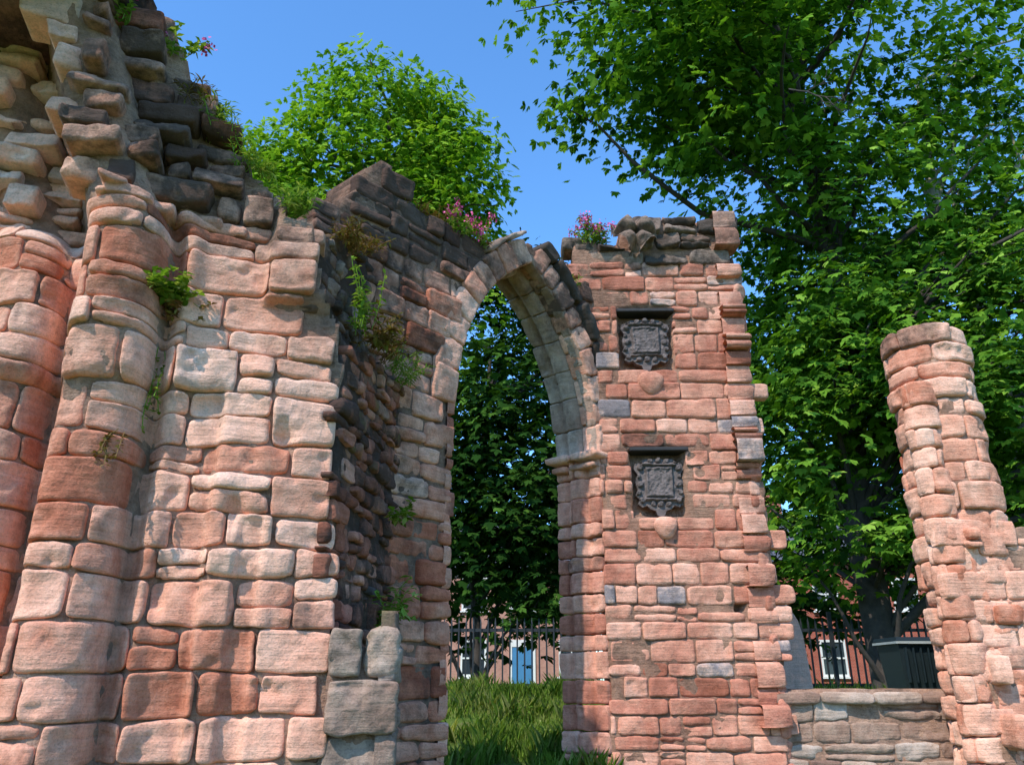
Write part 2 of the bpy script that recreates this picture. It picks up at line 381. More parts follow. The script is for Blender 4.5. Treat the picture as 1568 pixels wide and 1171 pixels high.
# ---------------------------------------------------------------- ARCH
arch=empty('ruined_gothic_arch')
P0=np.array([-.516,7.0]); P1=np.array([.975,8.7]); SP=float(np.hypot(*(P1-P0))); aA=math.atan2(P1[1]-P0[1],P1[0]-P0[0])
AW=planeW(P0,aA); HS=4.0; TH=.62; RT=.30
def opening(s,z,ex=0.0,exj=0.0):
    c=(np.hypot(s-SP,z-HS)<SP+ex)&(np.hypot(s,z-HS)<SP+ex)
    return np.where(z<HS,(s>-exj)&(s<SP+exj),c&(s>-ex)&(s<SP+ex))
polyA=[(-1.7,-.1),(-1.7,5.3),(-1.3,5.6),(-1.18,6.0),(-1.0,6.15),(-.82,6.12),(-.76,5.93),(-.55,5.85),(-.14,5.8),(.30,5.82),(.5,5.9),(1.13,6.2),(1.5,5.95),(1.75,5.85),(1.95,6.0),(2.3,6.2),(2.3,-.1)]
pA=inpoly(polyA)
inA=lambda s,z: pA(s,z)&~opening(s,z,.14,0)
inAc=lambda s,z: pA(s,z)&~opening(s,z,.07,.07)
def toneA(s,z,R):
    r=np.clip(R.normal(.44,.13),0,1); g=.12+.42*float(sstep(4.7,5.6,np.array(z)))
    if s<.0 and z<3: r=np.clip(R.normal(.24,.12),0,1)  # dark red tone stands in for shade low on the left
    if s<-.35: g+=.16  # far left darkened for shade as well as weathering
    return (r,g,.04)
masonry('wall_face',AW,inA,-1.7,2.3,0,6.3,(.14,.25),(.2,.48),M_pink,31,res=.022,tone=toneA,parent=arch,rough=.018,prot=(-.025,.022),rnd=.017,wav=.03,holes=[(0.0,SP,-1,HS-.05)])
core('wall_core',AW,inAc,-1.7,2.3,-.1,6.3,TH-.01,M_core,parent=arch,res=.045,jitter=.1,tone=(.4,.4,.1),d0=-.035)
amax=rad(60)
def ringW(side):
    def W(a,r,d):
        th=a/SP
        if side<0: s=SP-r*np.cos(th); z=HS+r*np.sin(th)
        else: s=r*np.cos(th); z=HS+r*np.sin(th)
        return AW(s,z,d)
    return W
def prof(u): return .05*np.sqrt(np.clip(1-((u-.31)/.10)**2,0,1))-.035*sstep(.13,.17,u)*sstep(.23,.20,u)-.035*sstep(.40,.43,u)*sstep(.50,.46,u)
def soffW(side):
    def W(u,a,d):
        d=d+prof(u)
        th=a/SP; r=SP-d
        s=SP-r*np.cos(th) if side<0 else r*np.cos(th)
        return AW(s,HS+r*np.sin(th),-u)
    return W
allin=lambda s,z: np.ones(np.shape(s),bool)
L60=SP*amax
def toneV(s,z,R): return (np.clip(R.normal(.50,.10),0,1),.14+(.15 if R.random()<.35 else 0)+.16*float(s>L60*.6),0.0)
def toneVd(s,z,R): return (np.clip(R.normal(.6,.15),0,1),.75,0.05)  # near-black right hood: weathering, with its shade added to the tone
def toneVs(s,z,R): return (np.clip(R.normal(.50,.10),0,1),.20,0)  # soffit stones greyer and darker, the shade put into their colour
for sd,nm in ((-1,'left'),(1,'right')):
    masonry('voussoirs_'+nm,ringW(sd),lambda s,z:(s<L60+.02),0,L60,SP+.0,SP+RT-.01,(RT,RT+.001),(.18,.32),M_pink,40+sd,res=.02,tone=toneV,parent=arch,rough=.015,prot=(.012,.032),depth=.2,wav=0,split=0,jit=.006,gap=.002,rnd=.016,hollow=.12,exact=True)
    s_=0 if sd>0 else L60*.72
    hd=.15 if sd>0 else .07
    masonry('hood_moulding_'+nm,ringW(sd),lambda s,z:(s<L60+.05),s_,L60,SP+RT+.002,SP+RT+hd,(hd,hd+.001),(.25,.5),M_grey,44+sd,res=.02,tone=toneVd if sd>0 else toneV,parent=arch,rough=.024,prot=(.06,.10),depth=.45,wav=0,split=0,rnd=.03,exact=True)
    masonry('soffit_'+nm,soffW(sd),lambda u,a:(a<L60+.05),0,TH,0,L60,(.28,.42),(.60,.62),M_grey,48+sd,res=.018,tone=toneVs,parent=arch,rough=.012,prot=(-.005,.006),depth=.08,wav=0,split=0,gap=.002,rnd=.012,jit=.003,hollow=.08,tilt=.003,exact=True)
def jambW(side):
    def W(u,z,d):
        d=d+prof(u)
        s=SP-d if side>0 else d
        return AW(s,z,-u)
    return W
def toneJ(s,z,R): return (np.clip(R.normal(.46,.15),0,1),.08+(.2 if R.random()<.15 else 0),0.02)
for sd,nm in ((-1,'left'),(1,'right')):
    masonry('jamb_'+nm,jambW(sd),allin,0,TH,.0,HS-.02,(.16,.28),(.30,.62),M_red,54+sd,res=.02,tone=toneJ,parent=arch,rough=.015,prot=(-.014,.012),rnd=.015,depth=.1,wav=.0,split=.06,exact=True)
def flatjamb(u,z,d): return AW(SP-d,z,-u)
masonry('impost_capital',flatjamb,allin,-.08,TH+.05,HS-.07,HS+.03,(.1,.101),(.3,.42),M_pink,61,res=.02,tone=lambda s,z,R:(.55,.15,0),parent=arch,rough=.015,prot=(.15,.17),depth=.2,wav=0,split=0,rnd=.025,exact=True)
masonry('impost_neck',flatjamb,allin,.0,TH,HS-.17,HS-.08,(.085,.086),(.3,.42),M_pink,62,res=.02,tone=toneJ,parent=arch,rough=.012,prot=(.08,.1),depth=.2,wav=0,split=0,rnd=.03,exact=True)

# ---------------------------------------------------------------- PIER
pier=empty('ruined_stone_pier')
PW=planeW((0,8.7),0.0)
polyP=[(.90,-.1),(.90,5.6),(.82,6.0),(.76,6.35),(.76,6.72),(1.0,6.78),(1.28,6.66),(1.36,7.0),(1.7,7.1),(2.2,7.14),(2.45,7.05),(2.66,6.98),(2.66,6.2),(2.70,5.4),(2.76,4.8),(2.74,4.2),(2.82,3.6),(2.84,2.9),(2.86,2.4),(2.78,1.6),(2.80,-.1)]
inP=inpoly(polyP)
H1=(1.27,1.93,5.02,5.84); H2=(1.35,1.95,3.28,4.08); H3=(2.36,2.48,2.28,2.36)
def toneP(s,z,R):
    r=np.clip(R.normal(.46,.12),0,1)
    if R.random()<.05: r=R.uniform(.88,1.0)
    g=.03+.36*float(sstep(6.1,6.6,np.array(z)))+(.2 if R.random()<.05 else 0)
    return (r,g,0)
masonry('ashlar_face',PW,lambda s,z:inP(s,z)&(z<6.45),.7,2.9,0,6.4,(.14,.24),(.20,.52),M_red,71,res=.022,tone=toneP,parent=pier,rough=.014,prot=(-.018,.011),rnd=.014,wav=.014,split=.12,holes=[H1,H2,H3,(-1,.98,-1,5.5)],depth=.14,hollow=.14,gap=.003)
def toneT(s,z,R):
    return (np.clip(R.normal(.45,.15),0,1),.42+R.uniform(-.2,.2),0.0)
masonry('broken_top',PW,lambda s,z:inP(s,z)&(z>6.4),.7,2.9,6.40,7.2,(.20,.28),(.28,.6),M_grey,75,res=.018,tone=toneT,parent=pier,rough=.028,prot=(-.03,.10),rnd=.028,wav=.04,depth=.3,tilt=.035,jit=.025,gap=.002)
hole=lambda s,z: -.16*(((s>H1[0])&(s<H1[1])&(z>H1[2])&(z<H1[3]))|((s>H2[0])&(s<H2[1])&(z>H2[2])&(z<H2[3]))|((s>H3[0]-.02)&(s<H3[1]+.02)&(z>H3[2]-.02)&(z<H3[3]+.02))).astype(float)
inPc=lambda s,z: inP(s+.03*np.sign(s-1.7),z+.05)&((s>1.0)|(z>5.6))
core('pier_core',PW,inPc,.7,2.9,-.1,7.2,.62,M_core,parent=pier,res=.06,dfun=hole,tone=(.30,.20,0),d0=-.028,amp=.010)
PSW=planeW((2.80,8.7),rad(90))
masonry('side_face',PSW,lambda s,z:(s>0)&(s<.6),0,.6,0,6.9,(.16,.24),(.25,.45),M_red,73,res=.045,tone=toneP,parent=pier,rough=.02,depth=.3)
def quW(s,z,d): 
    a=s/.16
    return np.stack([2.66+(.16+d)*np.sin(a)+.03*np.sin(z*1.3),8.84-(.16+d)*np.cos(a),z],1)
masonry('edge_quoins',quW,allin,0,.36,.2,6.3,(.15,.24),(.36,.37),M_red,74,res=.025,tone=toneP,parent=pier,rough=.02,prot=(-.04,.04),rnd=.025,depth=.1,wav=0,split=0,exact=True)
def carved(name,x,z,y,r,parent):
    n=48; g=np.linspace(-1,1,n); GX,GZ=np.meshgrid(g,g); rr=np.hypot(GX,GZ)
    H=np.full(GX.shape,-.16)
    for k in range(4):
        a=k*math.pi/2+.75; cx,cz=.56*math.cos(a),.56*math.sin(a)
        dx=(GX-cx)*math.cos(a)+(GZ-cz)*math.sin(a); dz=-(GX-cx)*math.sin(a)+(GZ-cz)*math.cos(a)
        wdt=.30+.30*(dx+.4)
        H=np.maximum(H,.13*np.clip(1-(abs(dx)/.46)**4-(abs(dz)/wdt)**2.5,-.6,1)-.03)
    P=np.stack([GX.ravel(),GZ.ravel(),0*GX.ravel()],1); H+= (.02*fbm(P,5,3)).reshape(H.shape)
    H=np.where(rr>1.02,-.25,H)
    V=np.stack([x+(GX*r).ravel(),y-.06-H.ravel(),z+(GZ*r*.9).ravel()],1)
    ii=(np.arange(n-1)[:,None]*n+np.arange(n-1)[None,:]).ravel()
    return mesh_obj(name,V,np.stack([ii,ii+1,ii+n+1,ii+n],1),M_grey,np.tile([.5,.32,0],(len(V),1)),True,parent)
carved('carved_quatrefoil_fragment',1.52,6.76,8.56,.27,pier)

def tablet(name,x0,x1,z0,z1,y,drop):
    V=[];F=[]
    def prism(pts,y0,y1):
        n=len(V); k=len(pts)
        for (x,z) in pts: V.append((x,y0,z))
        for (x,z) in pts: V.append((x,y1,z))
        F.append(list(range(n,n+k))); F.append(list(range(n+2*k-1,n+k-1,-1)))
        for i in range(k): F.append([n+i,n+k+i,n+k+(i+1)%k,n+(i+1)%k])
    w=x1-x0; cx=(x0+x1)/2; h=z1-z0
    half=[(0,-drop),(.07,-drop*.85),(.10,-drop*.45),(.20,-drop*.3),(.27,-.0),(.36,-.02),(.44,.03),(.40,.12),(.48,.22),(.43,.34),(.47,.5),(.42,.66),(.49,.78),(.46,.9),(.36,.93),(.28,1.0),(.10,.99),(0,1.03)]
    pts=[(cx+a*w,z0+(b*h if b>0 else b)) for a,b in half]+[(cx-a*w,z0+(b*h if b>0 else b)) for a,b in half[-2:0:-1]]
    prism(pts,y-.03,y+.06)
    nx,nz=64,72
    gx=np.linspace(-.5,.5,nx); gz=np.linspace(-.02,1.02,nz); GX,GZ=np.meshgrid(gx,gz)
    P=np.stack([GX.ravel()*w+x0*3,GZ.ravel()*h,0*GX.ravel()],1)
    wob=(fbm(P+4,8,2)*.02).reshape(GX.shape); ax=abs(GX+wob); GZw=GZ+wob; H=np.zeros(GX.shape)
    H+=.040*sstep(.29,.25,ax)*sstep(.16,.20,GZw)*sstep(.84,.80,GZw)
    H-=.014*sstep(.235,.205,ax)*sstep(.22,.25,GZw)*sstep(.78,.75,GZw)
    H+=.055*np.exp(-((GZw-.87)/.03)**2)*sstep(.36,.32,ax)
    H+=.050*np.exp(-((GZw-.12)/.03)**2)*sstep(.33,.29,ax)
    for (a,b_,r_,hh) in ((.38,.80,.06,.045),(.41,.62,.05,.035),(.37,.45,.06,.04),(.41,.28,.055,.04),(.36,.10,.06,.04),(.16,.96,.06,.04),(.0,.985,.06,.045),(.15,.03,.06,.035),(0.,.03,.07,.045),(.34,.94,.04,.035)):
        dd=np.hypot(ax-a,(GZw-b_)*h/w); H=np.maximum(H,hh*np.sqrt(np.clip(1-(dd/r_)**2,0,1))-0.008*np.exp(-(dd/(r_*.3))**2))
    H+=(.014*fbm(P,14,3)+.010*fbm(P+9,40,2)).reshape(H.shape)
    ip=inpoly([((p[0]-cx)/w,(p[1]-z0)/h) for p in pts])(GX.ravel(),GZ.ravel()).reshape(H.shape)
    n=len(V)
    for xx,zz,hh in zip((cx+GX*w).ravel(),(z0+GZ*h).ravel(),H.ravel()): V.append((xx,y-.0325-hh,zz))
    for j in range(nz-1):
        for i in range(nx-1):
            if ip[j,i] and ip[j,i+1] and ip[j+1,i] and ip[j+1,i+1]:
                q=n+j*nx+i; F.append([q,q+1,q+nx+1,q+nx])
    used=sorted({i for f in F for i in f}); mp={a:i for i,a in enumerate(used)}
    V=[V[i] for i in used]; F=[[mp[i] for i in f] for f in F]
    o=mesh_obj(name,V,F,M_slate,smooth=False)
    V2=[];F2=[]
    for (a,b,c,d,y0,y1) in [(x0-.04,x1+.05,z1+.075,z1+.12,y-.125,y+.1)]:
        n=len(V2)
        V2+= [(a,y0,c),(b,y0,c+.005),(b,y1,c),(a,y1,c),(a,y0,d),(b,y0,d+.005),(b,y1,d),(a,y1,d)]
        F2+= [[n+q for q in f] for f in ((0,1,2,3),(4,7,6,5),(0,4,5,1),(1,5,6,2),(2,6,7,3),(3,7,4,0))]
    l=mesh_obj('lintel_slab',V2,F2,M_slatel,smooth=False,parent=o)
    bv=l.modifiers.new('b','BEVEL'); bv.width=.008
    return o
tablet('memorial_tablet',1.30,1.90,5.15,5.68,8.80,.13)
tablet('memorial_tablet',1.37,1.94,3.42,3.95,8.80,.13)
def boss(name,x,z,rx,rz):
    u=np.linspace(0,2*math.pi,25)[:-1]; V=[];F=[]
    for i,t in enumerate(np.linspace(0,math.pi/2,8)):
        for a in u:
            k=1+.08*math.sin(3*a)
            V.append((x+rx*math.cos(t)*math.cos(a)*k,8.72-.10*math.sin(t),z+rz*math.cos(t)*math.sin(a)*k))
    V=np.array(V); V+=.01*np.stack([fbm(V,12,2)]*3,1)
    for i in range(7):
        for k in range(24): F.append([i*24+k,i*24+(k+1)%24,(i+1)*24+(k+1)%24,(i+1)*24+k])
    return mesh_obj(name,V,np.array(F),M_red,np.tile([.55,.0,0],(len(V),1)))
boss('worn_stone_boss',1.62,4.86,.15,.15)
boss('worn_stone_boss',1.68,3.17,.13,.13)

# ---------------------------------------------------------------- COLUMN far right
colm=empty('stone_column')
def cylW(cx,cy,R,wob=0.0):
    def W(s,z,d):
        a=s/R
        rr=R+d+wob*np.sin(z*2.3)
        return np.stack([cx+rr*np.sin(a),cy-rr*np.cos(a),z],1)
    return W
def toneC(s,z,R): return (np.clip(R.normal(.50,.11),0,1),.06+.15*float(sstep(4.8,5.2,np.array(z)))+(.15 if R.random()<.08 else 0),.02)
Rm=.45
masonry('main_drums',cylW(4.74,8.45,Rm),allin,-math.pi*Rm,math.pi*Rm,.3,5.1,(.17,.29),(.4,.75),M_pink,81,res=.028,tone=toneC,parent=colm,rough=.020,prot=(-.03,.018),rnd=.018,wav=0,split=0)
core('main_core',cylW(4.74,8.45,Rm),allin,-math.pi*Rm,math.pi*Rm,.3,5.05,.42,M_core,parent=colm,res=.08,jitter=.1,d0=-.05)
masonry('attached_shaft',cylW(4.40,8.16,.17),allin,-math.pi*.17,math.pi*.17,.3,4.6,(.20,.30),(.5,.6),M_pink,82,res=.025,tone=toneC,parent=colm,rough=.016,prot=(-.02,.012),rnd=.018,wav=0,split=0)
BW=planeW((4.52,8.02),rad(4))
pb=inpoly([(0,-.1),(2.6,-.1),(2.6,2.9),(1.2,3.0),(0,3.06)])
masonry('base_wall',BW,pb,0,2.6,.2,3.1,(.2,.3),(.35,.7),M_pink,83,res=.03,tone=lambda s,z,R:(R.uniform(.45,.75),.06,.02),parent=colm,rough=.014,split=.1,rnd=.013)
core('base_core',BW,pb,0,2.6,-.1,3.0,.8,M_core,parent=colm,res=.09)
BS=planeW((4.52,8.9),rad(-90))
masonry('base_wall_side',BS,lambda s,z:(s<.86)&(z<3),0,.86,.2,3.05,(.2,.3),(.3,.5),M_pink,84,res=.035,tone=toneC,parent=colm,rough=.014)

# ---------------------------------------------------------------- LOW WALL
lw=empty('low_stone_wall')
LWW=planeW((2.7,8.75),0)
tl=lambda s,z,R:(np.clip(R.normal(.45,.2),0,1),.10,.10)
masonry('rubble_courses',LWW,lambda s,z:z<1.4,0,1.85,.3,1.36,(.12,.22),(.25,.6),M_grey,91,res=.022,tone=tl,parent=lw,rough=.018,rnd=.016)
masonry('coping',LWW,allin,0,1.85,1.37,1.5,(.13,.131),(.35,.7),M_grey,92,res=.03,tone=tl,parent=lw,rough=.015,prot=(.05,.08),depth=.5,wav=0,split=0)
core('core',LWW,allin,0,1.82,.0,1.45,.5,M_core,parent=lw,res=.08,jitter=.1)

# ---------------------------------------------------------------- gravestone, bin, fence
def prism_obj(name,pts,y0,y1,mat,tone=(.95,.0,.0)):
    V=[(x,y0,z) for x,z in pts]+[(x,y1,z) for x,z in pts]; k=len(pts)
    F=[list(range(k)),list(range(2*k-1,k-1,-1))]+[[i,k+i,k+(i+1)%k,(i+1)%k] for i in range(k)]
    o=mesh_obj(name,V,F,mat,np.tile(tone,(len(V),1)),False)
    b=o.modifiers.new('b','BEVEL'); b.width=.012; b.segments=2
    return o
prism_obj('gravestone',[(3.14,1.2),(3.10,2.1),(3.08,2.3),(3.13,2.42),(3.20,2.48),(3.24,2.62),(3.30,2.52),(3.38,2.40),(3.45,2.28),(3.49,2.1),(3.56,1.2)],10,10.12,M_pink)
def boxes_mesh(name,L,mats,midx=None,parent=None):
    V=[];F=[];mi=[]
    for t in L:
        (x0,x1,y0,y1,z0,z1)=t[:6]; tap=t[6] if len(t)>6 else 0; m=t[7] if len(t)>7 else 0
        n=len(V); V.extend([(x0+tap,y0+tap,z0),(x1-tap,y0+tap,z0),(x1-tap,y1-tap,z0),(x0+tap,y1-tap,z0),(x0,y0,z1),(x1,y0,z1),(x1,y1,z1),(x0,y1,z1)])
        for f in ((3,2,1,0),(4,5,6,7),(0,1,5,4),(1,2,6,5),(2,3,7,6),(3,0,4,7)): F.append([n+q for q in f]); mi.append(m)
    return mesh_obj(name,V,F,None,None,False,parent,mats=mats,midx=mi)
bx=.2
L=[(4.5+bx,5.1+bx,10.2,10.8,1.4,2.02,.05,0),(4.46+bx,5.14+bx,10.16,10.84,2.023,2.05,0,1),(4.48+bx,5.12+bx,10.18,10.82,2.053,2.10,-.015,0),(4.6+bx,5.0+bx,10.13,10.157,2.02,2.045,0,1)]
for k in range(6): L.append((4.56+bx+k*.09,4.58+bx+k*.09,10.165,10.2,1.58,1.98,0,0))
boxes_mesh('litter_bin',L,[M_bin,M_rim])
L=[];x=-9.;k=0
while x<20:
    if k%18==0: L.append((x-.035,x+.035,15.965,16.035,1.2,2.85))
    else: L.append((x-.015,x+.015,15.985,16.015,1.35,2.62)); L.append((x-.003,x+.003,15.997,16.003,2.622,2.74,-.014,0))
    x+=.14;k+=1
L+=[(-9,20,16.016,16.035,2.48,2.54),(-9,20,16.016,16.035,1.5,1.55)]
boxes_mesh('iron_railing_fence',L,[M_iron])

# ---------------------------------------------------------------- houses
def house(name,x0,x1,y,z0,z1,mat,nwin,doors,depth=7):
    e=empty(name)
    boxes_mesh('walls',[(x0,x1,y,y+depth,z0,z1)],[mat],parent=e)
    mesh_obj('roof',[(x0-.3,y-.3,z1),(x1+.3,y-.3,z1),(x1+.3,y+depth/2,z1+2.6),(x0-.3,y+depth/2,z1+2.6),(x1+.3,y+depth+.3,z1),(x0-.3,y+depth+.3,z1)],[[0,1,2,3],[3,2,4,5],[0,3,5],[1,4,2],[0,5,4,1]],M_roof,smooth=False,parent=e)
    fr=[];gl=[];dr=[];sl=[]
    w=(x1-x0)/nwin
    for i in range(nwin):
        cx=x0+w*(i+.5)
        for fl,(a,b) in enumerate(((z0+.9,z0+2.3),(z0+3.6,z0+4.9))):
            if b>z1-.1: continue
            if fl==0 and i in doors:
                dr.append((cx-.45,cx+.45,y-.04,y+.05,z0,z0+2.05)); fr.append((cx-.55,cx-.45,y-.06,y+.05,z0,z0+2.15)); fr.append((cx+.45,cx+.55,y-.06,y+.05,z0,z0+2.15)); fr.append((cx-.55,cx+.55,y-.062,y+.05,z0+2.055,z0+2.35)); continue
            gl.append((cx-.5,cx+.5,y-.01,y+.05,a,b)); sl.append((cx-.65,cx+.65,y-.1,y+.02,a-.12,a-.052))
            for (p,q,r,s) in ((cx-.55,cx-.47,a-.05,b+.05),(cx+.47,cx+.55,a-.05,b+.05)): fr.append((p,q,y-.05,y+.05,r,s))
            for (r,s) in ((a-.048,a+.05),(b-.05,b+.048),((a+b)/2-.035,(a+b)/2+.035)): fr.append((cx-.47,cx+.47,y-.045,y+.05,r,s))
            fr.append((cx-.025,cx+.025,y-.03,y+.05,a,b))
    boxes_mesh('window_frames',fr,[M_white],parent=e); boxes_mesh('window_glass',gl,[M_glass],parent=e); boxes_mesh('sills',sl,[M_white],parent=e)
    if dr: boxes_mesh('doors',dr,[M_blue],parent=e)
    boxes_mesh('chimney',[(x0+.6,x0+1.3,y+3,y+3.8,z1+1.5,z1+3.8)],[mat],parent=e)
    return e
house('brick_house',-9,3.6,36,.9,6.2,M_brickp,6,(4,))
house('brick_house',12.0,26,36,.9,6.6,M_brick,4,(2,))

# ---------------------------------------------------------------- FOLIAGE
def leaves(name,C,O,per,L,mat,rg,spread=.38,flat=.13,tb=0.5,parent=None,nleaf=5,droop=.5):
    n=len(C); M=n*per
    c=np.repeat(C,per,0); o=np.repeat(O,per,0)
    off=rg.normal(0,spread,(M,3)); off[:,2]*=flat/spread
    off[:,2]-=droop*(off[:,0]**2+off[:,1]**2)
    c=c+off
    az=np.arctan2(o[:,1],o[:,0])+rg.normal(0,.9,M)
    pit=-rg.uniform(.05,1.1,M)
    a=np.stack([np.cos(az)*np.cos(pit),np.sin(az)*np.cos(pit),np.sin(pit)],1)
    b=np.stack([-np.sin(az),np.cos(az),rg.normal(0,.35,M)],1); b/=np.linalg.norm(b,axis=1)[:,None]
    th=np.linspace(-1.25,1.25,nleaf)
    base=np.repeat(c,nleaf,0); A_=np.repeat(a,nleaf,0); B_=np.repeat(b,nleaf,0)
    t=np.tile(th,M)+rg.normal(0,.12,M*nleaf)
    d=np.cos(t)[:,None]*A_+np.sin(t)[:,None]*B_
    d[:,2]-=rg.uniform(0,.35,len(d)); d/=np.linalg.norm(d,axis=1)[:,None]
    nn=np.cross(A_,B_); sd=np.cross(nn,d); sd/=np.linalg.norm(sd,axis=1)[:,None]
    l=L*rg.uniform(.65,1.2,len(d))*(1-.25*abs(t)/1.25); w=l*.23
    tip=base+d*l[:,None]; mid=base+d*(l*.6)[:,None]
    up=nn*(l*.06)[:,None]
    V=np.stack([base,mid+sd*w[:,None]+up,tip,mid-sd*w[:,None]+up],1).reshape(-1,3)
    F=np.arange(len(V)).reshape(-1,4)
    tone=np.repeat(np.clip(np.repeat(rg.normal(tb,.22,n),per)+rg.normal(0,.13,M),0,1),nleaf*4)
    return mesh_obj(name,V,F,mat,np.stack([tone,tone,tone],1),False,parent)
def sprays(blobs,rg,gs=.55):
    C=[];O=[]
    for (cx,cy,cz,rx,ry,rz,n,g) in blobs:
        d=rg.normal(0,1,(n*5,3)); d/=np.linalg.norm(d,axis=1)[:,None]
        r=rg.uniform(0,1,n*5)**.33
        lump=1+.2*fbm(d*1.0+cx,2.2,2)
        p=np.array([cx,cy,cz])+d*(r*lump)[:,None]*np.array([rx,ry,rz])
        k=fbm(p*np.array([1,1,1.5]),gs,2)>g
        p=p[k][:n]; C.append(p); O.append((d[k][:n]))
    return np.concatenate(C),np.concatenate(O)
def tube(V,F,pts,rads,m=7):
    pts=np.array(pts,float); n0=len(V)
    for i,p in enumerate(pts):
        t=pts[min(i+1,len(pts)-1)]-pts[max(i-1,0)]; t/=np.linalg.norm(t)+1e-9
        u=np.cross(t,[.3,.9,.2]); u/=np.linalg.norm(u); v=np.cross(t,u)
        for k in range(m):
            a=2*math.pi*k/m; V.append(p+rads[i]*(math.cos(a)*u+math.sin(a)*v))
    for i in range(len(pts)-1):
        for k in range(m): F.append([n0+i*m+k,n0+i*m+(k+1)%m,n0+(i+1)*m+(k+1)%m,n0+(i+1)*m+k])
def limbs(V,F,trunk,C,rg,n,r0,up=.3,m=6):
    T=np.array(trunk,float)
    for j in rg.choice(len(C),min(n,len(C)),replace=False):
        c=C[j]
        cand=T[:,2]<c[2]-.3
        k=np.nonzero(cand)[0]
        if len(k)==0: continue
        k=k[max(0,len(k)-1-rg.integers(0,3))]
        p=T[k]; L=np.linalg.norm(c-p); 
        pts=[]
        side=rg.normal(0,.08*L,3)
        for t in np.linspace(0,1,8):
            q=p*(1-t)+c*t; q=q+np.array([0,0,up*L*.35])*math.sin(math.pi*t)+side*math.sin(math.pi*t)
            pts.append(q+rg.normal(0,.015*L,3)*(t>0))
        r=min(r0,.010*L+.015)
        tube(V,F,pts,[r*(1-t)**.8+.008 for t in np.linspace(0,1,8)],m)
def tree(name,trunk,rads,blobs,per,L,lm,bm,rg,nl,tb,spread=.38,flat=.13,droop=.5,r0=.11,gs=.55):
    e=empty(name)
    C,O=sprays(blobs,rg,gs=gs)
    V=[];F=[]
    T=[];TR=[]
    for i in range(len(trunk)-1):
        for t in np.linspace(0,1,5)[:-1]:
            T.append(np.array(trunk[i])*(1-t)+np.array(trunk[i+1])*t+rg.normal(0,.03,3)); TR.append(rads[i]*(1-t)+rads[i+1]*t)
    T.append(np.array(trunk[-1]));TR.append(rads[-1])
    tube(V,F,T,TR,12)
    limbs(V,F,T,C,rg,nl,r0)
    mesh_obj('trunk_and_limbs',np.array(V),np.array(F),bm,None,True,e)
    leaves('crown',C,O,per,L,lm,rg,spread,flat,tb,e,droop=droop)
    return e,C
rg=np.random.default_rng(5)
tree('chestnut_tree',[(6.5,14.8,1.2),(6.5,14.8,5),(6.7,14.6,9),(6.5,14.8,13),(6.2,14.6,17.5)],[.28,.26,.24,.2,.06],
 [(3.9,12.6,16.0,3.9,3.0,2.7,420,.06),(4.2,12.8,12.9,3.1,2.6,2.0,390,.06),(7.5,14,15.5,4,3.5,3,330,.05),
  (6.8,15,10.2,3.4,3.2,4.0,560,0),(6.4,14.0,6.2,2.1,2.0,3.0,500,-.05),(9.0,13.2,6.2,3.4,2.6,3.5,600,0),(9.5,14.6,9.5,2.8,2.5,2.0,260,0),(7.5,17,8,4,1.5,5,400,-.3)],
 10,.19,M_leaf,M_bark,rg,110,.54,spread=.34,flat=.09,gs=.85)
tree('chestnut_tree',[(11.2,16.5,1.2),(10.9,16.4,7),(10.0,16.2,12),(10.1,16,15.5)],[.35,.26,.16,.05],
 [(11,16,11.5,3.2,2.5,3.0,220,0.1),(10.6,16,15.5,3,2.5,2.5,110,.15),(12,15.5,6,3,2.5,3.5,260,-.1)],9,.18,M_leaf,M_barkp,rg,60,.60,gs=.8)
tree('lime_tree',[(-3.4,18.6,1.2),(-3.3,18.4,8),(-3.4,18.3,13),(-3.4,18,16.5)],[.34,.26,.15,.04],
 [(-3.5,18,15.0,2.4,2.0,3.1,560,-.25),(-5.9,18,13.4,1.8,1.7,2.3,360,-.25),(-1.8,18,13.8,1.6,1.8,2.6,330,-.25),(-3.6,18.2,11,3.9,2.2,2.8,480,-.3)],
 10,.19,M_leafA,M_bark,rg,40,.58,.28,.10,.4,gs=1.0)
tree('sycamore_tree',[(-.75,17.6,1.2),(-.8,17.6,5),(-.5,17.6,9)],[.09,.08,.04],
 [(.2,17.0,6.0,2.7,1.0,3.3,620,-.3),(-2.2,17.5,5.6,2.2,1.2,3.0,200,-.3),(2.6,18.5,6.6,2.2,1.6,4.0,240,-.3),(.4,20,11.4,1.6,1.3,2.2,110,-.1)],9,.20,M_leafShade,M_bark,rg,22,.45,gs=.9)
pts=np.stack([rg.uniform(-10,26,2200),rg.uniform(22,27,2200),rg.uniform(2.6,11.5,2200)],1)
low=3.6+1.3*vnoise(pts*np.array([.6,0,0])+3)+.1*(pts[:,0]>8)*(pts[:,0]<18); pts=pts[pts[:,2]>low][:1400]
leaves('background_trees',pts,rg.normal(0,1,pts.shape)+np.array([0,-1.5,0]),9,.38,M_leafShade,rg,.6,.3,.5,None,droop=.3)
V=[];F=[]
def deadb(p,d,L,r,dep):
    pts=[];q=np.array(p,float);dd=np.array(d,float)
    for i in range(7):
        pts.append(q.copy()); dd=dd+rg.normal(0,.18,3); dd/=np.linalg.norm(dd); q=q+dd*L/6
    tube(V,F,pts,[r*(1-i/7)+.004 for i in range(7)],5)
    if dep: 
        for k in (2,3,4,5): deadb(pts[k],dd+rg.normal(0,.7,3),L*.5,r*.5,dep-1)
deadb((4.3,10.0,10.2),(.6,-.1,-.7),.9,.011,2)
mesh_obj('dead_branch',np.array(V),np.array(F),M_bark,None,True)

